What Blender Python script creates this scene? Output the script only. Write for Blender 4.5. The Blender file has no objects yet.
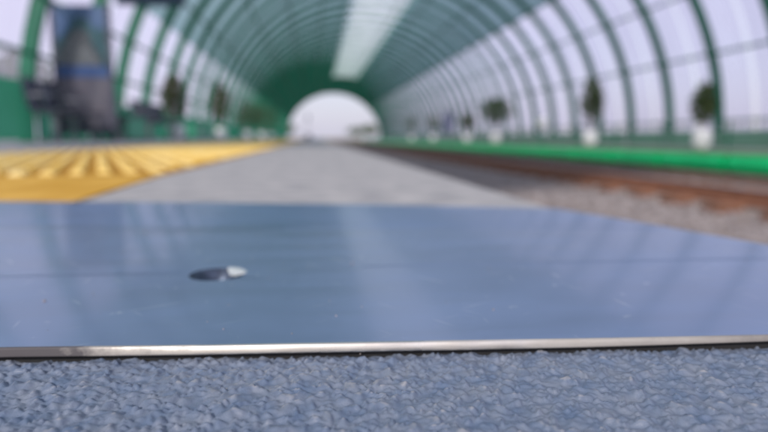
import bpy, bmesh, math, random
import numpy as np
from mathutils import Vector, Matrix
R = math.radians
random.seed(4); rng = np.random.default_rng(7)
S = bpy.context.scene
COL = S.collection

# ------------------------------------------------------------------ helpers
def tag(o, label=None, cat=None, group=None, kind=None):
    if label: o['label'] = label
    if cat: o['category'] = cat
    if group: o['group'] = group
    if kind: o['kind'] = kind
    return o

def empty(name, loc=(0, 0, 0), rz=0):
    o = bpy.data.objects.new(name, None); COL.objects.link(o)
    o.location = loc; o.rotation_euler = (0, 0, rz); o.empty_display_size = .2
    return o

def copy_tree(o, parent=None):
    c = o.copy(); COL.objects.link(c)
    if parent: c.parent = parent
    for ch in list(o.children): copy_tree(ch, c)
    return c

class MB:
    """collects shapes; build() links them as one mesh object"""
    def __init__(s): s.v = []; s.f = []; s.m = []; s.mi = 0
    def add(s, vs, fs):
        n = len(s.v); s.v += [tuple(v) for v in vs]
        s.f += [tuple(i + n for i in f) for f in fs]; s.m += [s.mi] * len(fs)
    def box(s, x0, x1, y0, y1, z0, z1, M=None):
        vs = [Vector((x, y, z)) for z in (z0, z1) for y in (y0, y1) for x in (x0, x1)]
        if M: vs = [M @ v for v in vs]
        s.add(vs, [(0, 2, 3, 1), (4, 5, 7, 6), (0, 1, 5, 4), (2, 6, 7, 3), (0, 4, 6, 2), (1, 3, 7, 5)])
    def tube(s, pts, r, n=8, caps=True):
        pts = [Vector(p) for p in pts]
        rs = r if isinstance(r, (list, tuple)) else [r] * len(pts)
        vs = []
        for i, p in enumerate(pts):
            t = (pts[min(i + 1, len(pts) - 1)] - pts[max(i - 1, 0)]).normalized()
            a = t.cross(Vector((0, 0, 1)))
            if a.length < .05: a = t.cross(Vector((0, 1, 0)))
            a.normalize(); b = t.cross(a)
            for k in range(n):
                q = 2 * math.pi * k / n
                vs.append(p + (a * math.cos(q) + b * math.sin(q)) * rs[i])
        fs = [(i * n + k, i * n + (k + 1) % n, (i + 1) * n + (k + 1) % n, (i + 1) * n + k)
              for i in range(len(pts) - 1) for k in range(n)]
        if caps:
            fs.append(tuple(range(n))[::-1]); fs.append(tuple(range((len(pts) - 1) * n, len(pts) * n)))
        s.add(vs, fs)
    def lathe(s, prof, n=28, c=(0, 0)):
        vs = []
        for r, z in prof:
            for k in range(n):
                q = 2 * math.pi * k / n
                vs.append((c[0] + r * math.cos(q), c[1] + r * math.sin(q), z))
        fs = [(i * n + k, i * n + (k + 1) % n, (i + 1) * n + (k + 1) % n, (i + 1) * n + k)
              for i in range(len(prof) - 1) for k in range(n)]
        s.add(vs, fs)
    def build(s, name, mats, parent=None, smooth=False, bevel=0):
        me = bpy.data.meshes.new(name); me.from_pydata(s.v, [], s.f)
        if not isinstance(mats, (list, tuple)): mats = [mats]
        for m in mats: me.materials.append(m)
        if len(mats) > 1: me.polygons.foreach_set('material_index', s.m)
        if smooth: me.polygons.foreach_set('use_smooth', [True] * len(me.polygons))
        me.update()
        o = bpy.data.objects.new(name, me); COL.objects.link(o)
        if parent: o.parent = parent
        if bevel:
            b = o.modifiers.new('bevel', 'BEVEL'); b.width = bevel; b.segments = 2; b.limit_method = 'ANGLE'
        return o

def mat(name, col, rough=.6, metal=0, var=0, scale=8, bump=0, bscale=60, bdist=.002, col2=None, stretch=None, spec=.5, detail=4):
    m = bpy.data.materials.new(name); m.use_nodes = True
    nt = m.node_tree; N = nt.nodes; L = nt.links; p = N['Principled BSDF']
    p.inputs['Base Color'].default_value = (*col, 1); p.inputs['Roughness'].default_value = rough
    p.inputs['Metallic'].default_value = metal; p.inputs['Specular IOR Level'].default_value = spec
    tc = N.new('ShaderNodeTexCoord'); src = tc.outputs['Object']
    if stretch:
        mp = N.new('ShaderNodeMapping'); mp.inputs['Scale'].default_value = stretch
        L.new(src, mp.inputs['Vector']); src = mp.outputs['Vector']
    if var or col2:
        n = N.new('ShaderNodeTexNoise'); n.inputs['Scale'].default_value = scale; n.inputs['Detail'].default_value = detail
        L.new(src, n.inputs['Vector'])
        r = N.new('ShaderNodeValToRGB'); L.new(n.outputs['Fac'], r.inputs['Fac'])
        c2 = col2 or tuple(min(1, c * (1 + var)) for c in col)
        c1 = col if col2 else tuple(c * (1 - var) for c in col)
        r.color_ramp.elements[0].position = .3; r.color_ramp.elements[1].position = .7
        r.color_ramp.elements[0].color = (*c1, 1); r.color_ramp.elements[1].color = (*c2, 1)
        L.new(r.outputs['Color'], p.inputs['Base Color'])
    if bump:
        n = N.new('ShaderNodeTexNoise'); n.inputs['Scale'].default_value = bscale; n.inputs['Detail'].default_value = 6
        L.new(src, n.inputs['Vector'])
        b = N.new('ShaderNodeBump'); b.inputs['Strength'].default_value = bump; b.inputs['Distance'].default_value = bdist
        L.new(n.outputs['Fac'], b.inputs['Height']); L.new(b.outputs['Normal'], p.inputs['Normal'])
    return m

def sheet_mat(name, col, transp, trans, diff):
    """thin glazing: clear share + light-scattering share + a little gloss"""
    m = bpy.data.materials.new(name); m.use_nodes = True
    nt = m.node_tree; N = nt.nodes; L = nt.links; N.remove(N['Principled BSDF']); out = N['Material Output']
    t = N.new('ShaderNodeBsdfTransparent'); t.inputs['Color'].default_value = (*[min(1, c ** .35) for c in col], 1)
    tl = N.new('ShaderNodeBsdfTranslucent'); tl.inputs['Color'].default_value = (*col, 1)
    d = N.new('ShaderNodeBsdfDiffuse'); d.inputs['Color'].default_value = (*col, 1)
    a = N.new('ShaderNodeMixShader'); a.inputs['Fac'].default_value = diff / max(1e-3, trans + diff)
    L.new(tl.outputs[0], a.inputs[1]); L.new(d.outputs[0], a.inputs[2])
    b = N.new('ShaderNodeMixShader'); b.inputs['Fac'].default_value = transp
    # streaky grime changes how clear the sheet is along its length
    tc = N.new('ShaderNodeTexCoord'); mp = N.new('ShaderNodeMapping'); mp.inputs['Scale'].default_value = (1, 1.4, .35)
    n = N.new('ShaderNodeTexNoise'); n.inputs['Scale'].default_value = .9; n.inputs['Detail'].default_value = 4
    mr = N.new('ShaderNodeMapRange'); mr.inputs['From Min'].default_value = .3; mr.inputs['From Max'].default_value = .7
    mr.inputs['To Min'].default_value = max(0, transp - .12); mr.inputs['To Max'].default_value = min(1, transp + .12)
    L.new(tc.outputs['Object'], mp.inputs['Vector']); L.new(mp.outputs[0], n.inputs['Vector'])
    if transp > .02:
        L.new(n.outputs['Fac'], mr.inputs['Value']); L.new(mr.outputs[0], b.inputs['Fac'])
    L.new(a.outputs[0], b.inputs[1]); L.new(t.outputs[0], b.inputs[2])
    L.new(b.outputs[0], out.inputs['Surface'])
    return m

M = {}
M['coat'] = mat('rough_coating', (.10, .14, .225), .45, 0, col2=(.175, .20, .26), scale=150, bump=.4, bscale=2200, bdist=.0002, detail=5)
def lit_tips(m, col, z0, z1):
    # light on the bumps put into the colour: paler on the highest points
    nt = m.node_tree; N = nt.nodes; L = nt.links; p = N['Principled BSDF']
    old = p.inputs['Base Color'].links[0].from_socket
    tc = N.new('ShaderNodeTexCoord'); sx = N.new('ShaderNodeSeparateXYZ'); L.new(tc.outputs['Object'], sx.inputs[0])
    n = N.new('ShaderNodeTexNoise'); n.inputs['Scale'].default_value = 420; n.inputs['Detail'].default_value = 3; L.new(tc.outputs['Object'], n.inputs['Vector'])
    ma = N.new('ShaderNodeMath'); ma.operation = 'MULTIPLY_ADD'; ma.inputs[1].default_value = .0012; L.new(n.outputs['Fac'], ma.inputs[0]); L.new(sx.outputs['Z'], ma.inputs[2])
    mr = N.new('ShaderNodeMapRange'); mr.inputs['From Min'].default_value = z0; mr.inputs['From Max'].default_value = z1; L.new(ma.outputs[0], mr.inputs['Value'])
    mx = N.new('ShaderNodeMix'); mx.data_type = 'RGBA'; L.new(mr.outputs[0], mx.inputs['Factor']); L.new(old, mx.inputs['A']); mx.inputs['B'].default_value = (*col, 1)
    L.new(mx.outputs['Result'], p.inputs['Base Color'])
lit_tips(M['coat'], (.46, .43, .42), .0008, .0020)
M['conc'] = mat('platform_concrete', (.28, .275, .295), .8, 0, col2=(.47, .45, .455), scale=26, bump=.8, bscale=160, bdist=.004, detail=9)
M['edge'] = mat('edge_concrete', (.25, .25, .26), .85, 0, var=.25, scale=6, bump=.5, bscale=60, bdist=.004)
M['yellow'] = mat('yellow_tactile', (.50, .255, .022), .75, 0, col2=(.70, .42, .09), scale=14, bump=.3, bscale=300, bdist=.001, detail=9, spec=.15)
M['yellowfield'] = mat('shaded_yellow', (.30, .135, .012), .8, 0, col2=(.50, .26, .03), scale=18, detail=8, spec=.15)  # field darkened to paint the shadows between the raised bars
M['yellowtop'] = mat('worn_lit_yellow', (.70, .43, .05), .65, 0, col2=(.84, .68, .32), scale=9, detail=6, spec=.2)  # worn bar paint, with the highlights on the bars put into the colour
M['green'] = mat('green_steel', (.001, .155, .078), .42, 0, var=.2, scale=3)
M['greenface'] = mat('green_edge_paint', (.0, .68, .21), .3, 0, var=.16, scale=3, bump=.1, bscale=20)
M['greentop'] = mat('pale_green_edge', (.17, .33, .17), .6, 0, col2=(.28, .38, .24), scale=5)
M['dado'] = mat('green_box_paint', (.05, .38, .22), .4, 0, var=.15, scale=2)
M['dado2'] = sheet_mat('pale_green_dado', (.42, .64, .48), .30, .50, .20)
M['rust'] = mat('rusty_steel', (.19, .08, .05), .8, 0, col2=(.34, .155, .095), scale=12, bump=.4, bscale=80)
M['timber'] = mat('creosoted_timber', (.12, .055, .036), .85, 0, col2=(.30, .145, .09), scale=5, stretch=(1, 6, 6), bump=.5, bscale=20, bdist=.006)
M['railtop'] = mat('worn_rail_head', (.42, .40, .40), .35, .8, var=.15, scale=10)
M['ballast'] = mat('ballast_bed', (.19, .145, .135), .9, 0, col2=(.38, .31, .29), scale=26, bump=1, bscale=30, bdist=.03)
M['stone'] = mat('ballast_stone', (.16, .14, .15), .85, 0, col2=(.38, .34, .35), scale=9, bump=.4, bscale=60)
M['white'] = mat('white_glazed_pot', (.86, .86, .87), .35, 0, var=.05, scale=6)
M['soil'] = mat('soil', (.05, .035, .025), .95, 0, var=.3, scale=30)
M['bark'] = mat('bark', (.10, .065, .04), .9, 0, var=.3, scale=20, bump=.5)
M['leaf'] = mat('leaf', (.03, .075, .025), .55, 0, col2=(.075, .13, .04), scale=4)
M['leafdry'] = mat('leaf_brownish', (.075, .09, .03), .6, 0, col2=(.13, .115, .045), scale=4)
M['leafout'] = mat('leaf_outdoor', (.04, .085, .025), .6, 0, col2=(.085, .13, .04), scale=1)
M['seat'] = mat('dark_seat', (.085, .09, .125), .45, .3, var=.15, scale=6)
M['steel'] = mat('grey_steel', (.30, .31, .34), .4, .6, var=.1, scale=6)
M['panel'] = mat('grey_panel', (.085, .09, .125), .5, 0, col2=(.13, .12, .15), scale=5)
M['board'] = mat('dark_sign', (.03, .06, .11), .45, 0, var=.1)
M['blue'] = mat('blue_board', (.17, .19, .30), .45, 0, var=.1)
M['sky_p'] = mat('printed_sky', (.045, .11, .27), .4, 0, col2=(.11, .20, .34), scale=3)
M['tree_p'] = mat('printed_trees', (.025, .10, .12), .4, 0, var=.4, scale=14)
M['ston_p'] = mat('printed_stone', (.13, .15, .16), .4, 0, var=.4, scale=18)
M['band_p'] = mat('printed_band', (.03, .085, .24), .4, 0, var=.1)
M['grass'] = mat('outdoor_grass', (.10, .14, .06), .95, 0, col2=(.24, .22, .15), scale=.15, detail=8)
M['path'] = mat('outdoor_paving', (.36, .35, .35), .9, 0, var=.15, scale=.6)
M['wpaint'] = mat('white_paint', (.78, .78, .78), .5, 0, var=.04, scale=3)
M['dark'] = mat('dark_recess', (.012, .012, .014), .8)
M['wallsheet'] = sheet_mat('clear_wall_sheet', (.84, .80, 1.0), .66, .26, .08)
M['roofsheet'] = sheet_mat('milky_roof_sheet', (.25, .39, .44), .10, .60, .30)
M['dadosheet'] = sheet_mat('green_dado_sheet', (.15, .48, .34), .22, .52, .26)
M['skysheet'] = sheet_mat('clear_skylight_sheet', (.92, .93, .96), .62, .35, .03)

# brushed aluminium: scratches run along the plate, with a few stains
def alu(name, col, r0, r1):
    m = bpy.data.materials.new(name); m.use_nodes = True
    nt = m.node_tree; N = nt.nodes; L = nt.links; p = N['Principled BSDF']
    p.inputs['Metallic'].default_value = .78
    p.inputs['Coat Weight'].default_value = .36; p.inputs['Coat Roughness'].default_value = .10; p.inputs['Coat IOR'].default_value = 1.45
    tc = N.new('ShaderNodeTexCoord')
    mp = N.new('ShaderNodeMapping'); mp.inputs['Scale'].default_value = (5, 1400, 1400)
    L.new(tc.outputs['Object'], mp.inputs['Vector'])
    n = N.new('ShaderNodeTexNoise'); n.inputs['Scale'].default_value = 1; n.inputs['Detail'].default_value = 5
    L.new(mp.outputs[0], n.inputs['Vector'])
    mp2 = N.new('ShaderNodeMapping'); mp2.inputs['Scale'].default_value = (9, 40, 40)
    L.new(tc.outputs['Object'], mp2.inputs['Vector'])
    n2 = N.new('ShaderNodeTexNoise'); n2.inputs['Scale'].default_value = 1; n2.inputs['Detail'].default_value = 6; n2.inputs['Roughness'].default_value = .65
    L.new(mp2.outputs[0], n2.inputs['Vector'])
    r = N.new('ShaderNodeValToRGB'); L.new(n2.outputs['Fac'], r.inputs['Fac'])
    r.color_ramp.elements[0].position = .3; r.color_ramp.elements[1].position = .75
    r.color_ramp.elements[0].color = (*[c * .88 for c in col], 1); r.color_ramp.elements[1].color = (*[min(1, c * 1.1) for c in col], 1)
    # scuffs in a few directions and small pale specks
    scol = r.outputs['Color']
    for ang, sc, thr in ((.9, (30, 420, 1), .675), (-.5, (24, 520, 1), .675), (1.5, (40, 300, 1), .69), (0, (130, 130, 1), .70)):
        mq = N.new('ShaderNodeMapping'); mq.vector_type = 'TEXTURE' if False else 'POINT'; mq.inputs['Rotation'].default_value = (0, 0, ang)
        ms = N.new('ShaderNodeMapping'); ms.inputs['Scale'].default_value = sc
        L.new(tc.outputs['Object'], mq.inputs['Vector']); L.new(mq.outputs[0], ms.inputs['Vector'])
        nn = N.new('ShaderNodeTexNoise'); nn.inputs['Scale'].default_value = 1; nn.inputs['Detail'].default_value = 3; L.new(ms.outputs[0], nn.inputs['Vector'])
        mm = N.new('ShaderNodeMapRange'); mm.inputs['From Min'].default_value = thr; mm.inputs['From Max'].default_value = thr + .05; mm.inputs['To Max'].default_value = .55
        L.new(nn.outputs['Fac'], mm.inputs['Value'])
        mx = N.new('ShaderNodeMix'); mx.data_type = 'RGBA'; L.new(mm.outputs[0], mx.inputs['Factor']); L.new(scol, mx.inputs['A']); mx.inputs['B'].default_value = (.72, .76, .84, 1); scol = mx.outputs['Result']
    L.new(scol, p.inputs['Base Color'])
    mr = N.new('ShaderNodeMapRange'); mr.inputs['From Min'].default_value = .3; mr.inputs['From Max'].default_value = .7
    mr.inputs['To Min'].default_value = r0; mr.inputs['To Max'].default_value = r1
    L.new(n2.outputs['Fac'], mr.inputs['Value']); L.new(mr.outputs[0], p.inputs['Roughness'])
    b = N.new('ShaderNodeBump'); b.inputs['Strength'].default_value = .35; b.inputs['Distance'].default_value = .0002
    L.new(n.outputs['Fac'], b.inputs['Height']); L.new(b.outputs['Normal'], p.inputs['Normal'])
    return m
M['alu'] = alu('brushed_aluminium', (.315, .405, .63), .28, .40)
M['alu2'] = alu('brushed_aluminium_frame', (.285, .385, .64), .29, .42)
M['alu3'] = alu('dull_aluminium_band', (.27, .36, .57), .30, .42)
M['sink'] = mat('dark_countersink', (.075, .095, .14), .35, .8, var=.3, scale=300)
M['glint'] = mat('bright_glint', (.92, .92, .92), .35, .7)  # near-white colour stands in for the highlight on the hole rim
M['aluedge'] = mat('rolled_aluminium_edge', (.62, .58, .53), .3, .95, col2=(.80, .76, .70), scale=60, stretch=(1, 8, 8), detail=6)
def edge_sheen(m):
    # reflection along the edge painted into the material: dull ends, bright middle
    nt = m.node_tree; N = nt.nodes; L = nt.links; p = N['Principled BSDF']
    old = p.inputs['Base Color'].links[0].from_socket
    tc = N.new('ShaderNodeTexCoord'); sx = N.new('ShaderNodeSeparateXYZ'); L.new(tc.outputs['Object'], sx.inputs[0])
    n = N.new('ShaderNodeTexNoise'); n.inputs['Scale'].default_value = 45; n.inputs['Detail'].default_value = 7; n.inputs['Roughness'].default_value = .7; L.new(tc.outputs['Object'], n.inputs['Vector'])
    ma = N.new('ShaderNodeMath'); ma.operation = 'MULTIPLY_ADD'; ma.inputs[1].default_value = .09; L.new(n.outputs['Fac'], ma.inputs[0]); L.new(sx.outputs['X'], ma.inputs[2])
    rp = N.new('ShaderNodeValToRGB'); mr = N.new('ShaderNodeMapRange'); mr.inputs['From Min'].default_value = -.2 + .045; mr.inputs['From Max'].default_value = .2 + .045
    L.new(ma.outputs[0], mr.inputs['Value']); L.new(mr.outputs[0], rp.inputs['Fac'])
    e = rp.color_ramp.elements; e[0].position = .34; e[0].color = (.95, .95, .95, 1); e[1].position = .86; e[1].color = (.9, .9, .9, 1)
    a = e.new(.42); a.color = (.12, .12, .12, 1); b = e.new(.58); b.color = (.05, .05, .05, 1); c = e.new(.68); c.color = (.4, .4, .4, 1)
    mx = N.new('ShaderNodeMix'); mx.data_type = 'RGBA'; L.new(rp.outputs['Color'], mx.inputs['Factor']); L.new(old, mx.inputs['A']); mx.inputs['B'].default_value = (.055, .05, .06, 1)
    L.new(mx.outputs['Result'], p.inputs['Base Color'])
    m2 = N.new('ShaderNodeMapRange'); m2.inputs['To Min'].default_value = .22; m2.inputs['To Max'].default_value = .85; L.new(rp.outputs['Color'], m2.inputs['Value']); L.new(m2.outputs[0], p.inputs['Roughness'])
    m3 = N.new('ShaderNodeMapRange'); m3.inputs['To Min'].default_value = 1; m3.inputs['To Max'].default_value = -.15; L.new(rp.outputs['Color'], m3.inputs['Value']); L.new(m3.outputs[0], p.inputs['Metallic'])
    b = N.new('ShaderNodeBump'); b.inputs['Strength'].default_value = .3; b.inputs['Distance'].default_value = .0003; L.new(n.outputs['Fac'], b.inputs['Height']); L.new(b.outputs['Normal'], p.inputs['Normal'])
edge_sheen(M['aluedge'])

# ------------------------------------------------------------------ near ground: textured coating, real bumps
def coating():
    x0, x1, y0, y1, st = -.30, .33, .055, .195, .00036
    nx, ny = int(round((x1 - x0) / st)) + 1, int(round((y1 - y0) / st)) + 1
    X = np.linspace(x0, x1, nx); Y = np.linspace(y0, y1, ny)
    H = np.zeros((ny, nx))
    def smooth_noise(cell):
        gx, gy = int((x1 - x0) / cell) + 3, int((y1 - y0) / cell) + 3
        g = rng.random((gy, gx))
        fx = (X - x0) / cell; fy = (Y - y0) / cell
        ix = fx.astype(int); iy = fy.astype(int); tx = fx - ix; ty = fy - iy
        tx = tx * tx * (3 - 2 * tx); ty = (ty * ty * (3 - 2 * ty))[:, None]
        a = g[iy][:, ix] * (1 - tx) + g[iy][:, ix + 1] * tx
        b = g[iy + 1][:, ix] * (1 - tx) + g[iy + 1][:, ix + 1] * tx
        return a * (1 - ty) + b * ty
    wx = (smooth_noise(.0026) - .5) * .0018; wy = (smooth_noise(.0026) - .5) * .0018
    n = 50000
    for bx, by, r, h, an, el in zip(rng.uniform(x0, x1, n), rng.uniform(y0, y1, n), np.minimum(rng.gamma(3.2, .00021, n) + .0004, .0021),
                                    np.minimum(rng.gamma(2.4, .00029, n) + .00012, .0015), rng.uniform(0, math.pi, n), rng.uniform(1, 1.8, n)):
        R2 = r * el + .0015
        i0 = max(0, int((bx - R2 - x0) / st)); i1 = min(nx, int((bx + R2 - x0) / st) + 2)
        j0 = max(0, int((by - R2 - y0) / st)); j1 = min(ny, int((by + R2 - y0) / st) + 2)
        if i1 <= i0 or j1 <= j0: continue
        dx = X[None, i0:i1] + wx[j0:j1, i0:i1] - bx; dy = Y[j0:j1, None] + wy[j0:j1, i0:i1] - by
        u = (dx * math.cos(an) + dy * math.sin(an)) / (r * el); v = (-dx * math.sin(an) + dy * math.cos(an)) / r
        d = np.sqrt(u * u + v * v)
        k = h * np.clip(1 - d, 0, 1) ** 1.0 * np.clip(1.12 - .12 / (1.001 - np.clip(1 - d, 0, .95)) * .12, .8, 1)
        H[j0:j1, i0:i1] = np.maximum(H[j0:j1, i0:i1], k) + .25 * np.minimum(H[j0:j1, i0:i1], k)
    H += (smooth_noise(.012) - .5) * .0007 + (smooth_noise(.001) - .5) * .00026
    H = .0021 * np.tanh(H / .0021) - .0009
    dd = np.minimum(np.minimum(X[None, :] - x0, x1 - X[None, :]), np.minimum(Y[:, None] - y0, .3))
    H *= np.clip(dd / .01, 0, 1)
    V = np.stack([np.broadcast_to(X, (ny, nx)), np.broadcast_to(Y[:, None], (ny, nx)), H], -1).reshape(-1, 3)
    i = (np.arange(ny - 1)[:, None] * nx + np.arange(nx - 1)[None, :]).reshape(-1)
    F = np.stack([i, i + 1, i + 1 + nx, i + nx], -1)
    # flat surround in the same coating: left, right and behind
    base = len(V)
    ext = [(-4.2, x0, -3, .195), (x1, .36, -3, .195), (x0, x1, -3, y0)]
    EV = []; EF = []
    for a, b, c, d in ext:
        q = base + len(EV); EV += [(a, c, 0), (b, c, 0), (b, d, 0), (a, d, 0)]; EF.append((q, q + 1, q + 2, q + 3))
    V = np.concatenate([V, np.array(EV)]); F = np.concatenate([F, np.array(EF)])
    me = bpy.data.meshes.new('rough_coating')
    me.vertices.add(len(V)); me.vertices.foreach_set('co', V.astype(np.float32).ravel())
    me.loops.add(F.size); me.loops.foreach_set('vertex_index', F.astype(np.int32).ravel())
    me.polygons.add(len(F)); me.polygons.foreach_set('loop_start', np.arange(0, F.size, 4, dtype=np.int32))
    me.polygons.foreach_set('use_smooth', np.ones(len(F), bool))
    me.update(calc_edges=True); me.validate()
    me.materials.append(M['coat'])
    o = bpy.data.objects.new('pavement_coating', me); COL.objects.link(o)
    tag(o, 'rough blue grey textured coating on the platform in front of the metal plate', 'paving', kind='structure')
coating()

BED = -.60
m = MB(); m.box(-4.2, .34, -3, .19, BED, -.006); o = m.build('platform_slab', M['edge']); tag(o, 'concrete platform slab under the rough coating', 'platform', kind='structure')
m = MB(); m.box(-4.2, .2, .36, 86, BED, 0); o = m.build('platform', M['conc']); tag(o, 'long grey concrete platform running to the far end of the tunnel', 'platform', kind='structure')

# ------------------------------------------------------------------ expansion joint plate
plate = empty('joint_cover', (0, .15, 0))
tag(plate, 'blue grey brushed aluminium expansion joint plate lying across the platform', 'joint cover')
OFF = Vector((0, .15, 0))
ZT = .0041
def interp(tab, x):
    for (a, ya), (b, yb) in zip(tab, tab[1:]):
        if x <= b: return ya + (yb - ya) * (x - a) / (b - a)
    (a, ya), (b, yb) = tab[-2:]; return ya + (yb - ya) * (x - a) / (b - a)
near_t = [(-.62, .1685), (-.30, .1615), (-.0856, .1553), (-.032, .1505), (.018, .1470), (.0781, .1423), (.1269, .1391), (.27, .1325)]
lineA = [(-.62, .262), (-.1226, .2288 + .012), (.0804, .2242 + .011), (.2022, .225 + .006), (.27, .228)]
lineB = [(-.62, .475), (-.2001, .3793), (-.0721, .3556), (.21, .325), (.27, .318)]
far_t = [(-.62, .595), (-.2791, .5329), (-.101, .5032), (.0572, .4688), (.1897, .4251), (.27, .39)]
def endx(y): return interp([(.12, .2740), (.2619, .2345), (.3411, .2182), (.4251, .1897), (.6, .13)], y)
HC = (-.0412, .2335); HR = .0113       # countersunk hole
def strip(lo, hi, name, material, x_end=True, hole=False, zoff=0, n=60, gap0=0, gap1=0):
    mb = MB()
    xs = [-.62 + (.8) * i / n for i in range(n + 1)]
    def cols():
        out = []
        for x in xs: out.append((x, interp(lo, x) + gap0, x, interp(hi, x) - gap1))
        # right end follows the cut edge
        for k in range(1, 7):
            t = k / 6
            y0 = interp(lo, .18) + gap0; y1 = interp(hi, .18) - gap1
            ex0, ex1 = endx(interp(lo, .22)), endx(interp(hi, .2))
            X0 = .18 + (ex0 - .18) * t; X1 = .18 + (ex1 - .18) * t
            out.append((X0, interp(lo, X0) + gap0, X1, interp(hi, X1) - gap1))
        return out
    rows = 8; vs = []; C = cols()
    for (xa, ya, xb, yb) in C:
        for r_ in range(rows + 1):
            t = r_ / rows
            vs.append(Vector((xa + (xb - xa) * t, ya + (yb - ya) * t, ZT + zoff)) - OFF)
    fs = []
    for i in range(len(C) - 1):
        for r_ in range(rows):
            a = i * (rows + 1) + r_
            fs.append((a, a + rows + 1, a + rows + 2, a + 1))
    mb.add(vs, fs)
    return mb, C, rows
# front strip and middle strip share the hole: cut it out with a patch
def flat_poly(mb, ring, hole_ring):
    pass
def cover(name, lo, hi, material, zoff, gap0, gap1):
    mb, C, rows = strip(lo, hi, name, material, zoff=zoff, gap0=gap0, gap1=gap1)
    o = mb.build(name, material, plate)
    bm = bmesh.new(); bm.from_mesh(o.data)
    # cut the hole: knife by planes is heavy, so delete faces around it and refill with a radial patch
    c = Vector((HC[0], HC[1], ZT + zoff)) - OFF
    near = [f for f in bm.faces if (f.calc_center_median() - c).length < HR + .012]
    if near:
        bound = set()
        bmesh.ops.delete(bm, geom=near, context='FACES')
        be = [e for e in bm.edges if len(e.link_faces) == 1 and all((v.co - c).length < HR + .035 for v in e.verts)]
        # only the loop that surrounds the hole
        be = [e for e in be if not (on_edge(e, lo, hi, gap0, gap1))]
        ring = []
        NN = 64
        for k in range(NN):
            q = 2 * math.pi * k / NN
            ring.append(bm.verts.new(c + Vector((HR * math.cos(q), HR * math.sin(q), 0))))
        re = [bm.edges.new((ring[k], ring[(k + 1) % NN])) for k in range(NN)]
        bmesh.ops.triangle_fill(bm, use_beauty=True, use_dissolve=False, edges=be + re)
    for f in bm.faces:
        if f.normal.z < 0: f.normal_flip()
    bm.to_mesh(o.data); bm.free(); o.data.update()
    return o
def on_edge(e, lo, hi, g0, g1):
    for v in e.verts:
        p = v.co + OFF
        if abs(p.y - interp(lo, p.x) - g0) > 1e-4 and abs(p.y - interp(hi, p.x) + g1) > 1e-4: return False
    return True
# one broad cover from the rolled front edge to the groove, then the raised rear frame
EDGE_B = .0032
nt2 = [(x, y + EDGE_B * .35) for x, y in near_t]
cover('cover_plate', nt2, lineB, M['alu'], 0, 0, .0006)
fr, _, _ = strip(lineB, far_t, 'rear_flange', None, gap0=.0006)
fo = fr.build('rear_flange', M['alu2'], plate)
mo = fo.modifiers.new('thick', 'SOLIDIFY'); mo.thickness = .004; mo.offset = -1
# rounded front edge, tapering and lifting to the right
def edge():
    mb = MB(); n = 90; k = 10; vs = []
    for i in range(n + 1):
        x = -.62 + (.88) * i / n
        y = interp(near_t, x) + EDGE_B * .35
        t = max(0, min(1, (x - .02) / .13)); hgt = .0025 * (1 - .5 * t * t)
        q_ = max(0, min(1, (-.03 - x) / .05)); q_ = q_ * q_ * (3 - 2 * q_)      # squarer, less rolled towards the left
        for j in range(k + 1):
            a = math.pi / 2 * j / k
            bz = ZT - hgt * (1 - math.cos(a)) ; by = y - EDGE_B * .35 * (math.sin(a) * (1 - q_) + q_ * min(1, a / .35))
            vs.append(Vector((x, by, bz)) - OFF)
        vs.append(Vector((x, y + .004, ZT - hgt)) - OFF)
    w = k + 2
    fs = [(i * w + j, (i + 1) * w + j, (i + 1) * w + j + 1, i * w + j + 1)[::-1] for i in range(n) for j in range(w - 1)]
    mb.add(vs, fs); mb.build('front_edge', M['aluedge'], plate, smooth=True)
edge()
# machined lines: shallow seam that shows as a fine line
def seam(tab, w, name, material, dz, x0=-.61, x1=.195):
    mb = MB(); n = 60; vs = []
    for i in range(n + 1):
        x = x0 + (x1 - x0) * i / n; y = interp(tab, x)
        vs += [Vector((x, y - w / 2, ZT + .0001)) - OFF, Vector((x, y - w / 4, ZT + dz)) - OFF, Vector((x, y + w / 4, ZT + dz)) - OFF, Vector((x, y + w / 2, ZT + .0001)) - OFF]
    fs = [(i * 4 + j, i * 4 + 4 + j, i * 4 + 5 + j, i * 4 + 1 + j) for i in range(n) for j in range(3)]
    mb.add(vs, fs); mb.build(name, material, plate)
seam([(x, y + .004) for x, y in lineA], .0022, 'rib_line', M['alu'], .00022, .02, .21)
seam([(x, y - .001) for x, y in lineA], .0014, 'rib_line', M['alu3'], .00012, -.61, -.056)
seam(lineB, .013, 'rear_band', M['alu3'], .0002, -.61, -.02)
# dark strip added under the front edge to paint the shade in the gap
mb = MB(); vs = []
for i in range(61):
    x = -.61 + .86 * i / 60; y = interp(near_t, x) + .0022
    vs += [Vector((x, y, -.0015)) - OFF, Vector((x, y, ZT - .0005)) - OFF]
mb.add(vs, [(i * 2, i * 2 + 2, i * 2 + 3, i * 2 + 1) for i in range(60)]); mb.build('gap_shade', M['dark'], plate)
# underside tray of the plate
mb = MB(); vs = []
T = [(-.6, .172, .59), (-.2, .163, .515), (.1, .148, .45), (.18, .142, .425)]
for x, a, b in T: vs += [Vector((x, a + .004, .0016)) - OFF, Vector((x, .205, .0016)) - OFF]
mb.add(vs, [(i * 2, i * 2 + 2, i * 2 + 3, i * 2 + 1) for i in range(3)]); mb.build('underside', M['dark'], plate)
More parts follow.
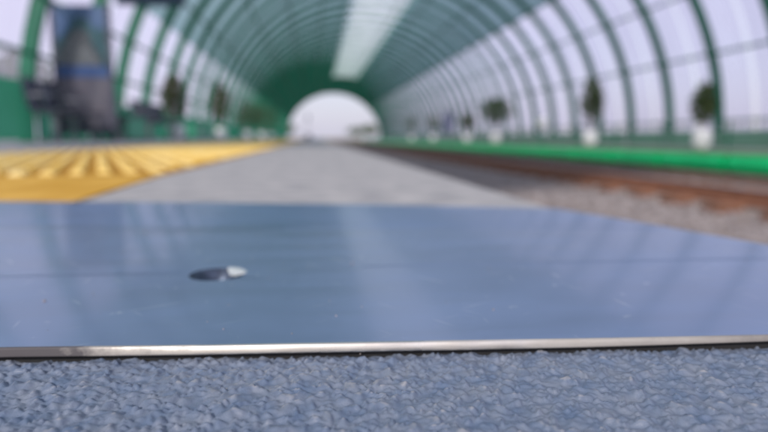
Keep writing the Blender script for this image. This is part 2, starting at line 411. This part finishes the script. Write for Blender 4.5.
# countersunk hole: flared wall, dark floor, recessed screw head
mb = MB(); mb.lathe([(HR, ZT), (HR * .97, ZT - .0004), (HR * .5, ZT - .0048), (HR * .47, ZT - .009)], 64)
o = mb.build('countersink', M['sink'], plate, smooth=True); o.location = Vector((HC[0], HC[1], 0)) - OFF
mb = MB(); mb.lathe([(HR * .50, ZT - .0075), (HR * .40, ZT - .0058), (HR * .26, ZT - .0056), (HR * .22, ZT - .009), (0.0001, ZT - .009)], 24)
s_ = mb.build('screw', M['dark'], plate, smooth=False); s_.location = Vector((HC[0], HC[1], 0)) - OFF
mb = MB(); vs = []
for i in range(25):
    a = R(2 + 74 * i / 24); wv = .8 * math.sin(math.pi * i / 24) ** .6
    wv *= rng.uniform(.75, 1.15)
    for rr, zz in ((HR - .006 * wv, ZT - .0024 * wv), (HR - .003 * wv, ZT - .0004 * wv + .0001), (HR - .0006 * wv, ZT + .0002 + .0007 * wv), (HR + .001 * wv + .0001, ZT + .00005)):
        vs.append((rr * math.cos(a), rr * math.sin(a), zz))
mb.add(vs, [(i * 4 + k, i * 4 + k + 1, i * 4 + 5 + k, i * 4 + 4 + k) for i in range(24) for k in range(3)])
o = mb.build('rim_glint', M['glint'], plate, smooth=True); o.location = Vector((HC[0], HC[1], 0)) - OFF  # crescent added on the rim to draw its bright highlight
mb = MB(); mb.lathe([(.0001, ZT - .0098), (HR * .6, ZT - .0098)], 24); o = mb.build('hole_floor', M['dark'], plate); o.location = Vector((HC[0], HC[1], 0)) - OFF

def grit():
    bm = bmesh.new(); bmesh.ops.create_icosphere(bm, subdivisions=1, radius=1)
    bv = np.array([v.co[:] for v in bm.verts]); bf = np.array([[v.index for v in f.verts] for f in bm.faces]); bm.free()
    V = []; F = []; n = 0
    for i in range(190):
        x = rng.uniform(-.35, .22)
        if i < 20:                                     # swept against the front edge, in the gap
            y = interp(near_t, x) - rng.uniform(-.001, .0012); z = .0006; sz = rng.uniform(.0001, .0003)
        else:
            y = rng.uniform(interp(near_t, x) + .004, interp(far_t, x) - .01); z = ZT; sz = rng.uniform(.00008, .00034) * (1 + 1.5 * (rng.random() < .06))
            if x > endx(y) - .01: continue
        if (x - HC[0]) ** 2 + (y - HC[1]) ** 2 < (HR + .001) ** 2: continue
        p = bv * sz * rng.uniform(.6, 1.2, 3) * rng.uniform(.8, 1.2, (len(bv), 1)) + (x, y, z + sz * .4)
        V.append(p); F.append(bf + n); n += len(bv)
    me = bpy.data.meshes.new('sand_grit'); me.from_pydata(np.concatenate(V).tolist(), [], np.concatenate(F).tolist()); me.materials.append(M['stone'])
    o = bpy.data.objects.new('sand_grit', me); COL.objects.link(o)
    tag(o, 'loose sand grains on the metal plate and along its front edge', 'sand', kind='stuff')
grit()

# ------------------------------------------------------------------ yellow tactile strip
def tactile():
    mb = MB()
    z = .002
    # flat painted border in front, field behind, right side along the walkway
    mb.mi = 0
    mb.add([(-1.15, .52, z), (-.222, .52, z), (-.245, .92, z), (-1.15, .92, z)], [(0, 1, 2, 3)])
    mb.mi = 2
    mb.add([(-1.15, .92, z), (-.245, .92, z), (-.33, 60, z), (-1.25, 60, z)], [(0, 1, 2, 3)])
    # sides of the sheet
    mb.mi = 0
    mb.add([(-.222, .52, 0), (-.245, .92, 0), (-.245, .92, z), (-.222, .52, z), (-1.15, .52, 0), (-1.15, .52, z), (-.33, 60, 0), (-.33, 60, z)],
           [(0, 1, 2, 3), (4, 0, 3, 5), (1, 6, 7, 2)])
    mb.mi = 1
    an = R(20); ca, sa = math.cos(an), math.sin(an)
    du, dv, L_, W_, h = .041, .075, .060, .021, .006
    for i in range(-180, 160):
        for j in range(-10, 190):
            u = i * du; v = j * dv
            x = -.25 + u * ca - v * sa; y = .95 + u * sa + v * ca
            if not (-1.13 < x < -.275 and .945 < y < 11): continue
            vs = []
            for (w, l, zz) in ((W_, L_, z), (W_ * .62, L_ * .86, z + h)):
                for a, b in ((-1, -1), (1, -1), (1, 1), (-1, 1)):
                    p, q = a * w / 2, b * l / 2
                    vs.append((x + p * ca - q * sa, y + p * sa + q * ca, zz))
            mb.add(vs, [(4, 5, 6, 7), (0, 1, 5, 4), (1, 2, 6, 5), (2, 3, 7, 6), (3, 0, 4, 7)])
    o = mb.build('tactile_paving', [M['yellow'], M['yellowtop'], M['yellowfield']])
    tag(o, 'yellow tactile paving strip with raised bars along the platform', 'tactile paving', kind='structure')
tactile()

# ------------------------------------------------------------------ track
m = MB(); pf = [(.2, BED), (3.6, BED), (3.72, BED + .05), (3.86, BED + .082), (5.35, BED + .086), (5.7, BED + .02), (7.32, BED)]
m.add([(x, y, z) for y in (-3, 150) for x, z in pf], [(k, k + 1, k + 8, k + 7) for k in range(6)])
o = m.build('track_bed', M['ballast']); tag(o, 'grey ballast bed beside the platform', 'track bed', kind='structure')
def stones():
    bm = bmesh.new(); bmesh.ops.create_icosphere(bm, subdivisions=1, radius=1)
    bv = np.array([v.co[:] for v in bm.verts]); bf = np.array([[v.index for v in f.verts] for f in bm.faces]); bm.free()
    n = 13000
    V = []; F = []
    ys = 1.2 + 14 * rng.random(n) ** 1.7; xs = rng.uniform(1.2, 7.2, n)
    for i in range(n):
        if min(abs(xs[i] - 3.8), abs(xs[i] - 5.1)) < .07: xs[i] = rng.uniform(1.2, 3.3)
        s = rng.uniform(.011, .030) * np.array([rng.uniform(.7, 1.3), rng.uniform(.7, 1.3), rng.uniform(.5, .9)])
        a = rng.uniform(0, 6.28); c, sn = math.cos(a), math.sin(a)
        p = bv * s * rng.uniform(.75, 1.25, (len(bv), 1))
        p = np.stack([p[:, 0] * c - p[:, 1] * sn, p[:, 0] * sn + p[:, 1] * c, p[:, 2]], -1) + (xs[i], ys[i], BED + .008 + (.084 if 3.84 < xs[i] < 5.4 else 0))
        F.append(bf + i * len(bv)); V.append(p)
    V = np.concatenate(V); F = np.concatenate(F)
    me = bpy.data.meshes.new('ballast_stones'); me.from_pydata(V.tolist(), [], F.tolist()); me.materials.append(M['stone'])
    o = bpy.data.objects.new('ballast_gravel', me); COL.objects.link(o)
    tag(o, 'loose grey ballast stones along the track', 'gravel', kind='stuff')
stones()
m = MB(); m.box(-.95, .95, -.12, .12, 0, .075); sl = m.build('sleeper', M['timber'], bevel=.012)
tag(sl, 'brown timber sleeper half buried in grey ballast under the rails', 'sleeper', 'timber sleepers of the track')
for i in range(125):
    o = sl if i == 0 else sl.copy()
    if i: COL.objects.link(o)
    o.location = (4.45 + random.uniform(-.03, .03), .6 + i * .66, BED); o.rotation_euler = (0, 0, random.uniform(-.02, .02))
M['rail2'] = mat('dull_grey_rail', (.17, .11, .09), .7, 0, col2=(.28, .18, .145), scale=9)
def rail(x, label, rm):
    e = empty('rail', (x, 0, BED + .075)); tag(e, label, 'rail', 'running rails')
    mb = MB(); P = [(-.065, 0), (.065, 0), (.065, .012), (.012, .028), (.012, .10), (-.012, .10), (-.012, .028), (-.065, .012)]
    n = len(P); vs = [(px, y, pz) for y in (-2, 150) for px, pz in P]
    mb.add(vs, [(k, (k + 1) % n, n + (k + 1) % n, n + k) for k in range(n)]); mb.build('rail_web', rm, e)
    mb = MB(); mb.box(-.036, .036, -2, 150, .101, .135); mb.build('rail_head', rm, e)
    mb = MB(); mb.box(-.028, .028, -2, 150, .1355, .138); mb.build('running_surface', M['railtop'], e)
rail(3.80, 'rusty brown rail nearer to the grey platform', M['rust']); rail(5.10, 'greyish rail nearer to the green platform edge', M['rail2'])

# ------------------------------------------------------------------ opposite platform
PZ = -.17
m = MB(); m.box(7.74, 9.9, -3, 86, BED, PZ - .004); o = m.build('far_platform', M['conc']); tag(o, 'grey platform on the other side of the track', 'platform', kind='structure')
edge_e = empty('platform_edging', (7.32, 0, BED)); tag(edge_e, 'bright green painted panel edging of the opposite platform', 'platform edging')
for i in range(45):
    y0 = -2.6 + i * 1.97
    mb = MB(); pr_ = [(.05, .02), (.03, .05)] + [(.03 - .13 * math.cos(R(a)) ** .8, .21 + .15 * math.sin(R(a))) for a in (-75, -55, -35, -15, 5, 25, 45, 60, 75)] + [(.05, .37)]
    n_ = len(pr_); vs = [(px, y, pz) for y in (y0 + .06, y0 + 1.91) for px, pz in pr_]
    mb.add(vs, [(k, n_ + k, n_ + k + 1, k + 1) for k in range(n_ - 1)] + [tuple(range(n_)), tuple(range(n_, 2 * n_))[::-1]])
    mb.build('edging_panel', M['greenface'], edge_e, smooth=False)
mb = MB(); mb.box(.052, .10, -2.6, 86, 0, .35); mb.build('backing', M['dark'], edge_e)
mb = MB(); mb.box(.0, .42, -2.6, 86, .371, .43); mb.build('coping', [M['greentop']], edge_e)
# low green railing behind the pots
rl = empty('railing', (9.0, 0, PZ)); tag(rl, 'thin green railing behind the white pots on the opposite platform', 'railing')
for i in range(36):
    mb = MB(); mb.tube([(0, 2 + i * 2.35, 0), (0, 2 + i * 2.35, .62)], .025, 8); mb.build('post', M['green'], rl)
for z in (.12, .34, .6):
    mb = MB(); mb.tube([(0, 1.5, z), (0, 85, z)], .022, 8); mb.build('rail_bar', M['green'], rl)

# ------------------------------------------------------------------ arched canopy
CX, AX, BZ = 2.8, 7.0, 6.65
def ell(t, d=0, y=0): return (CX - (AX + d) * math.cos(t), y, (BZ + d) * math.sin(t))
can = empty('arched_canopy', (CX, 0, 0)); tag(can, 'green steel arched tunnel canopy with translucent panels over platforms and track', 'canopy')
CO = Vector((CX, 0, 0))
def rib_mesh():
    mb = MB(); n = 56; vs = []
    t0 = -.06
    for i in range(n + 1):
        t = t0 + (math.pi - 2 * t0) * i / n
        for d, y in ((-.10, -.045), (.11, -.045), (.11, .045), (-.10, .045)):
            vs.append(Vector(ell(t, d, y)) - CO)
    fs = [(i * 4 + k, i * 4 + (k + 1) % 4, i * 4 + 4 + (k + 1) % 4, i * 4 + 4 + k) for i in range(n) for k in range(4)]
    mb.add(vs, fs); return mb
rib = rib_mesh().build('rib', M['green'], can)
RY = [8.9 + 1.93 * k for k in range(-5, 40)]
for i, y in enumerate(RY):
    o = rib if i == 0 else rib.copy()
    if i: COL.objects.link(o); o.parent = can
    o.location = (0, y, 0)
Y0, Y1 = RY[0] - .1, RY[-1] + .1
for t in [R(11), R(18), R(31), R(44), R(57), R(70), R(79.5)]:
    for s in ((t, math.pi - t) if t > R(12) else (t,)):
        mb = MB(); a = Vector(ell(s, -.06, Y0)) - CO; b = Vector(ell(s, -.06, Y1)) - CO
        mb.tube([a, b], .032, 8); mb.build('purlin', M['green'], can)
def sheet(name, ta, tb, material, d=.16, ymin=-99, ymax=999):
    # sheets stop short of each other half way between ribs, leaving a clear slot
    mb = MB(); n = max(4, int((tb - ta) / .06))
    gap = .075 if 'wall' in name else 0
    for y in RY[:-1]:
        if not (ymin <= y < ymax): continue
        for a, b in ((y, y + .965 - gap), (y + .965 + gap, y + 1.93)):
            vs = []
            for i in range(n + 1):
                t = ta + (tb - ta) * i / n
                vs += [Vector(ell(t, d, a)) - CO, Vector(ell(t, d, b)) - CO]
            mb.add(vs, [(i * 2, i * 2 + 1, i * 2 + 3, i * 2 + 2) for i in range(n)])
    return mb.build(name, material, can, smooth=True)
A1, A2 = R(43), R(79.5)
sheet('wall_glazing', R(0), R(25), M['wallsheet']); sheet('wall_glazing', math.pi - A1, math.pi, M['wallsheet'])
A0 = R(25); B1, B2 = R(82.5), R(104)
sheet('roof_sheet', A0, B1, M['roofsheet']); sheet('roof_sheet', B2, math.pi - A1, M['roofsheet'])
sheet('skylight', B1, B2, M['skysheet'], -.125, ymax=60); sheet('roof_sheet', B1 + .002, B2 - .002, M['roofsheet'], ymin=60)
# green dado panels along the foot of the left wall
dd = {}
for i, y in enumerate(RY[:-1]):
    hh = .86 if y < 8 else .72
    if hh not in dd:
        mb = MB(); mb.box(-AX + .12, -AX + .15, .06, 1.87, .02, hh); dd[hh] = mb.build('dado_panel', M['dadosheet'], can); o = dd[hh]
    else:
        o = dd[hh].copy(); COL.objects.link(o); o.parent = can
    o.location = (0, y, 0)
# low pale green panels along the foot of the right wall
d2 = None
for i, y in enumerate(RY[:-1]):
    if d2 is None:
        mb = MB(); mb.box(AX - .17, AX - .14, .06, 1.87, -.2, .24); d2 = mb.build('dado_panel', M['dado2'], can); o = d2
    else:
        o = d2.copy(); COL.objects.link(o); o.parent = can
    o.location = (0, y, 0)

# ------------------------------------------------------------------ plants
def leaves(mb, c, rad, n, size, lumps=10):
    cl = [Vector((random.gauss(0, .5), random.gauss(0, .5), random.gauss(0, .55))) for k in range(lumps)]      # gaps in the crown
    for i in range(n):
        d = Vector((random.gauss(0, 1), random.gauss(0, 1), random.gauss(0, 1))).normalized() * random.random() ** .42 * random.uniform(.85, 1.12)
        if any((d - q).length < .26 for q in cl) and random.random() < .85: continue
        taper = 1 - .25 * max(0, d.z)
        p = Vector((c[0] + d.x * rad[0] * taper, c[1] + d.y * rad[1] * taper, c[2] + d.z * rad[2]))
        u = Vector((random.gauss(0, 1), random.gauss(0, 1), random.gauss(0, .6))).normalized()
        v = u.cross(Vector((random.gauss(0, 1), random.gauss(0, 1), random.gauss(0, 1)))).normalized()
        s = size * random.uniform(.6, 1.3)
        mb.mi = 0 if random.random() < .7 else 1
        mb.add([p - u * s, p + v * s * .45, p + u * s, p - v * s * .45], [(0, 1, 2, 3)])
def potted(x, y, z, potr, poth, trunk, crown_r, crown_h, n, mats, label, group, wide=1):
    e = empty('potted_shrub', (x, y, z)); tag(e, label, 'potted shrub', group)
    mb = MB()
    mb.lathe([(.0001, 0), (potr * .55, 0), (potr * .85, poth * .22), (potr, poth * .52), (potr * .9, poth * .82), (potr * .72, poth), (potr * .64, poth), (potr * .64, poth * .9)], 28)
    p = mb.build('pot', M['white'], e, smooth=True)
    mb = MB(); mb.lathe([(potr * .645, poth * .91), (.0001, poth * .93)], 20); mb.build('soil', M['soil'], p)
    mb = MB(); mb.tube([(0, 0, poth * .85), (random.uniform(-.02, .02), .01, poth + trunk * .6), (.02, 0, poth + trunk + crown_h * .6)], [.035, .028, .012], 8)
    for k in range(4):
        a = k * 1.6 + .4; h0 = poth + trunk + crown_h * (.05 + .13 * k)
        mb.tube([(0, 0, h0), (crown_r * .6 * math.cos(a), crown_r * .6 * math.sin(a), h0 + crown_h * .25)], [.014, .006], 6)
    mb.build('trunk', M['bark'], e, smooth=True)
    mb = MB(); leaves(mb, (0, 0, poth + trunk + crown_h / 2), (crown_r * wide, crown_r * wide, crown_h / 2), n, .05, 20)
    mb.build('crown', mats, e)
    return e
G1 = 'white potted shrubs on the opposite platform'
Zp = PZ
potted(7.56, 10.3, Zp, .18, .40, .10, .25, .82, 1300, [M['leaf'], M['leafdry']], 'brownish slim shrub in the largest white round pot, on the opposite platform', G1)
potted(7.56, 14.85, Zp, .21, .42, .18, .32, 1.35, 1900, [M['leaf'], M['leafdry']], 'tall dark green shrub in a white round pot, second from the right across the track', G1)
potted(7.56, 23.1, Zp, .24, .46, .35, .72, 1.1, 3000, [M['leaf'], M['leaf']], 'widest dark round shrub in a white pot across the track', G1)
potted(7.56, 27.6, Zp, .225, .42, .2, .45, .9, 1300, [M['leaf'], M['leafdry']], 'smaller dark shrub in a white pot just beyond the widest one', G1)
potted(7.56, 35.8, Zp, .225, .42, .2, .55, 1.1, 800, [M['leaf'], M['leafdry']], 'dark shrub in a white pot just beyond the blue board', G1)
potted(7.56, 44, Zp, .225, .42, .2, .65, 1.3, 800, [M['leaf'], M['leaf']], 'farthest visible shrub in a white pot across the track', G1)
G2 = 'potted shrubs on the left platform'
potted(-3.7, 15.75, 0, .26, .42, .1, .36, 1.25, 1900, [M['leafdry'], M['leaf']], 'brownish green upright shrub in a pot just past the second bench', G2)
potted(-3.7, 22.7, 0, .28, .45, .15, .5, 1.75, 2300, [M['leafdry'], M['leaf']], 'tall dark shrub in a pot standing past the second green box', G2)
potted(-3.65, 31.0, 0, .3, .45, .1, 1.1, 1.5, 2400, [M['leaf'], M['leafdry']], 'broad dark shrub in a pot third along the left wall', G2)
potted(-3.55, 38.5, 0, .3, .45, .1, 1.15, 1.9, 2400, [M['leaf'], M['leaf']], 'blackish green shrub in a pot fourth along the left wall', G2)
potted(-3.55, 47, 0, .3, .45, .1, 1.0, 2.2, 1200, [M['leaf'], M['leaf']], 'farthest bushy shrub in a pot along the left wall', G2)

# white globe lantern on a post between pots, other platform
e = empty('globe_lamp', (8.3, 20, PZ)); tag(e, 'white globe lamp on a short green post across the track', 'lamp')
mb = MB(); mb.lathe([(.09, 0), (.09, .03), (.035, .05), (.03, .52), (.07, .55), (.07, .58)], 16); mb.build('post', M['green'], e, smooth=True)
mb = MB(); mb.lathe([(.001 + .2 * math.sin(math.pi * k / 12), .77 - .2 * math.cos(math.pi * k / 12)) for k in range(13)], 24); mb.build('globe', M['white'], e, smooth=True)
# blue board across the track
e = empty('information_board', (8.0, 33.6, PZ)); tag(e, 'blue information board on two posts across the track', 'board')
for s in (-.36, .36):
    mb = MB(); mb.box(s - .03, s + .03, -.03, .03, 0, 1.8); mb.build('post', M['steel'], e)
mb = MB(); mb.box(-.325, .325, -.025, .025, .55, 1.75); mb.build('panel', M['blue'], e, bevel=.01)

# ------------------------------------------------------------------ left platform furniture
def planter(y, L_, label):
    e = empty('planter_box', (-3.68, y, 0)); tag(e, label, 'planter', 'green boxes along the left wall')
    mb = MB()
    mb.box(-.2, .2, 0, .03, .04, .46); mb.box(-.2, .2, L_ - .03, L_, .04, .46); mb.box(-.2, -.17, .032, L_ - .032, .04, .46); mb.box(.17, .2, .032, L_ - .032, .04, .46)
    mb.box(-.169, .169, .032, L_ - .032, .04, .07)
    mb.build('body', M['dado'], e)
    mb = MB(); mb.box(-.169, .169, .032, L_ - .032, .30, .38); mb.build('soil', M['soil'], e)
    for k in (.1, L_ - .1):
        mb = MB(); mb.box(-.18, .18, k - .03, k + .03, 0, .04); mb.build('foot', M['seat'], e)
    mb = MB()
    for k in range(int(L_ * 4)): leaves(mb, (0, .15 + k * .25, .43), (.16, .14, .07), 60, .035, 3)
    mb.build('foliage', [M['leaf'], M['leafdry']], e)
planter(11.05, 1.25, 'green planter box between the first and second bench'); planter(17.0, 2.4, 'longer green planter box past the brownish shrub')
def bench(y, n, label):
    e = empty('platform_bench', (-3.55, y, 0)); tag(e, label, 'bench', 'dark metal benches along the left wall')
    w = .5
    mb = MB(); mb.box(-.03, .03, 0, n * w, .36, .41); mb.build('beam', M['steel'], e)
    for k in range(n):
        a = k * w + .03; b = (k + 1) * w - .03
        mb = MB(); vs = []
        prof = [(.25, .425), (.22, .445), (0, .43), (-.18, .425), (-.22, .445), (-.25, .52), (-.30, .86), (-.315, .875)]
        for x, z in prof: vs += [(x, a, z), (x, b, z)]
        mb.add(vs, [(i * 2, i * 2 + 1, i * 2 + 3, i * 2 + 2) for i in range(len(prof) - 1)])
        o = mb.build('seat', M['seat'], e, smooth=True); s = o.modifiers.new('thick', 'SOLIDIFY'); s.thickness = .02
    for a in (.2, n * w - .2):
        mb = MB(); mb.box(-.035, .035, a - .03, a + .03, .02, .36); mb.box(-.26, .26, a - .03, a + .03, 0, .02); mb.build('leg', M['steel'], e)
    for a in (0, n * w):
        mb = MB(); mb.tube([(-.24, a, .5), (-.2, a, .63), (.15, a, .63), (.2, a, .45), (0, a, .40)], .016, 8); mb.build('armrest', M['steel'], e, smooth=True)
bench(8.1, 2, 'dark metal bench in front of the green panels, nearest to the poster stand')
bench(9.65, 3, 'dark metal bench just beyond the poster stand'); bench(12.55, 5, 'dark metal bench beyond the first green planter box')
# poster stand
e = empty('poster_stand', (-3.53, 9.38, 0)); tag(e, 'tall stand with a blue landscape poster above a grey panel', 'poster stand')
for s in (-.41, .41):
    mb = MB(); mb.box(s - .025, s + .025, -.03, .03, 0, 2.1); mb.build('post', M['seat'], e)
mb = MB(); mb.box(-.5, .5, -.2, .2, 0, .03); mb.build('foot_plate', M['seat'], e)
mb = MB(); mb.box(-.38, .38, -.02, .02, .12, .979); mb.build('lower_panel', M['panel'], e)
mb = MB(); mb.box(-.385, .385, -.02, .02, .98, 2.06); pb = mb.build('poster_board', M['seat'], e)
mb = MB(); yy = -.0235
mb.mi = 0; mb.add([(-.37, yy, 1.17), (.37, yy, 1.17), (.37, yy, 2.05), (-.37, yy, 2.05)], [(0, 1, 2, 3)])
mb.mi = 1; yy -= .002
mb.add([(-.37, yy, 1.17), (.37, yy, 1.17), (.37, yy, 1.68), (.30, yy, 1.74), (.2, yy, 1.70), (.12, yy, 1.86), (0, yy, 1.90), (-.1, yy, 1.86), (-.16, yy, 1.74), (-.25, yy, 1.62), (-.37, yy, 1.52)], [tuple(range(11))])
mb.mi = 2; yy -= .002
mb.add([(-.37, yy, 1.17), (.30, yy, 1.17), (.26, yy, 1.32), (.16, yy, 1.5), (.1, yy, 1.66), (-.02, yy, 1.72), (-.14, yy, 1.66), (-.26, yy, 1.48), (-.35, yy, 1.34)], [tuple(range(9))])
mb.mi = 3; yy += .002
mb.add([(-.37, yy, .99), (.37, yy, .99), (.37, yy, 1.165), (-.37, yy, 1.165)], [(0, 1, 2, 3)])
mb.build('poster', [M['sky_p'], M['tree_p'], M['ston_p'], M['band_p']], e)
# dark hanging board on an arm from the rib
e = empty('hanging_sign', (-3.7, 10.83, 2.4)); tag(e, 'dark sign board held out from the left wall above the benches', 'sign')
mb = MB(); mb.tube([(.02, 0, .42), (1.45, 0, .42)], .03, 8); mb.build('arm', M['green'], e)
mb = MB(); mb.box(.25, 1.42, -.05, .05, .0, .36); mb.build('board', M['board'], e, bevel=.01)
for s in (.45, 1.2):
    mb = MB(); mb.tube([(s, 0, .36), (s, 0, .42)], .012, 6); mb.build('hanger', M['steel'], e)

# ------------------------------------------------------------------ outside
m = MB(); m.add([(-900, -600, -.62), (900, -600, -.62), (900, 1400, -.62), (-900, 1400, -.62)], [(0, 1, 2, 3)])
o = m.build('ground', M['grass']); tag(o, 'dry grassy ground outside the canopy', 'ground', kind='structure')
m = MB(); m.box(-9, -4.2, -20, 110, -.6, -.02); o = m.build('path', M['path']); tag(o, 'paved strip outside the left wall', 'path', kind='structure')
m = MB(); m.box(9.9, 15, -20, 110, -.6, -.2); o = m.build('pavement', M['path']); tag(o, 'paved strip outside the right wall', 'pavement', kind='structure')
# white slatted fence beyond the right wall
fe = empty('fence', (11.4, 0, -.2)); tag(fe, 'low white slatted fence outside the right wall', 'fence')
for i in range(20):
    mb = MB(); y0 = 3 + i * 2.4
    mb.box(-.02, .02, y0 + .1, y0 + 2.35, .72, .80); mb.box(-.02, .02, y0 + .1, y0 + 2.35, .12, .2)
    for k in range(9): mb.box(-.014, .014, y0 + .15 + k * .25, y0 + .29 + k * .25, .201, .719)
    mb.build('panel', M['wpaint'], fe)
    mb = MB(); mb.box(-.05, .05, y0, y0 + .09, 0, .88); mb.build('post', M['wpaint'], fe)
def tree(x, y, h, r, label, n=1500):
    e = empty('tree', (x, y, -.6)); tag(e, label, 'tree', 'trees outside the canopy')
    mb = MB(); mb.tube([(0, 0, 0), (.1, 0, h * .35), (0, .1, h * .8)], [h * .03, h * .022, h * .008], 8)
    for k in range(5):
        a = k * 1.3; mb.tube([(.05, 0, h * (.3 + .07 * k)), (r * .6 * math.cos(a), r * .6 * math.sin(a), h * (.5 + .07 * k))], [h * .012, h * .004], 6)
    mb.build('trunk', M['bark'], e, smooth=True)
    mb = MB(); leaves(mb, (0, 0, h * .66), (r, r, h * .36), n, h * .045, 12); mb.build('crown', [M['leafout'], M['leaf']], e)
tree(-15, 31, 5, 2.2, 'bushy tree outside the left wall farther along')
tree(-6.4, 128, 4.2, 2.6, 'bushy tree left of the track beyond the tunnel mouth')
tree(11, 150, 3.8, 3.2, 'low tree right of the track beyond the tunnel mouth')
tree(17, 175, 5.0, 3.4, 'tree farthest beyond the tunnel mouth on the right')
# signal mast in the tunnel mouth
e = empty('signal_mast', (-1.2, 100, -.6)); tag(e, 'thin dark signal mast standing in the bright tunnel mouth', 'signal')
mb = MB(); mb.tube([(0, 0, 0), (0, 0, 5)], .07, 8); mb.build('pole', M['steel'], e)
mb = MB(); mb.box(-.2, .2, -.12, .12, 3.7, 4.6); h_ = mb.build('head', M['board'], e, bevel=.03)
mb = MB(); mb.box(-.5, .5, -.4, .4, 0, 1.3); mb.build('cabinet', M['seat'], e, bevel=.03)
for z in (3.95, 4.35):
    mb = MB(); mb.tube([(0, -.121, z), (0, -.16, z)], .1, 14); mb.build('lens', M['dark'], h_)

# ------------------------------------------------------------------ light, sky, camera
EL = R(34)       # sun: behind the camera, to the left
SUNX, SUNY = -.48, -.88
w = bpy.data.worlds.new('World'); S.world = w; w.use_nodes = True
nt = w.node_tree; bg = nt.nodes['Background']
sk = nt.nodes.new('ShaderNodeTexSky'); sk.sky_type = 'NISHITA'; sk.sun_disc = False
sk.sun_elevation = EL; sk.sun_rotation = math.atan2(SUNX, SUNY); sk.air_density = 1.0; sk.dust_density = 2.5; sk.ozone_density = 2.0
# thin bright high cloud veils the blue sky
tc = nt.nodes.new('ShaderNodeTexCoord'); cn = nt.nodes.new('ShaderNodeTexNoise'); cn.inputs['Scale'].default_value = 2.2; cn.inputs['Detail'].default_value = 6
mr = nt.nodes.new('ShaderNodeMapRange'); mr.inputs['From Min'].default_value = .3; mr.inputs['From Max'].default_value = .7
mr.inputs['To Min'].default_value = .62; mr.inputs['To Max'].default_value = .88
mx = nt.nodes.new('ShaderNodeMix'); mx.data_type = 'RGBA'; mx.inputs['B'].default_value = (4.9, 4.75, 5.8, 1)
nt.links.new(tc.outputs['Generated'], cn.inputs['Vector']); nt.links.new(cn.outputs['Fac'], mr.inputs['Value'])
nt.links.new(mr.outputs[0], mx.inputs['Factor']); nt.links.new(sk.outputs[0], mx.inputs['A'])
nt.links.new(mx.outputs['Result'], bg.inputs['Color']); bg.inputs['Strength'].default_value = .15
ld = bpy.data.lights.new('sun', 'SUN'); ld.energy = 2.8; ld.angle = R(5); ld.color = (1, .93, .84)
lo = bpy.data.objects.new('sun', ld); COL.objects.link(lo)
dv = Vector((SUNX * math.cos(EL), SUNY * math.cos(EL), math.sin(EL)))
lo.rotation_euler = dv.to_track_quat('Z', 'Y').to_euler(); lo.location = dv * 40

cd = bpy.data.cameras.new('camera'); cam = bpy.data.objects.new('camera', cd); COL.objects.link(cam)
cam.location = (0, 0, .06); cam.rotation_euler = (R(90) - math.atan(78 / 560), 0, R(-6.95))
cd.sensor_width = 36; cd.lens = 26.25; cd.clip_start = .005; cd.clip_end = 3000
cd.dof.use_dof = True; cd.dof.focus_distance = .134; cd.dof.aperture_fstop = 8.3
S.camera = cam
S.view_settings.view_transform = 'Standard'; S.view_settings.look = 'None'; S.view_settings.gamma = 1
S.view_settings.use_curve_mapping = False; S.view_settings.exposure = 0.15
S.cycles.use_denoising = True; S.cycles.max_bounces = 8; S.cycles.transparent_max_bounces = 12
S.cycles.sample_clamp_indirect = 6
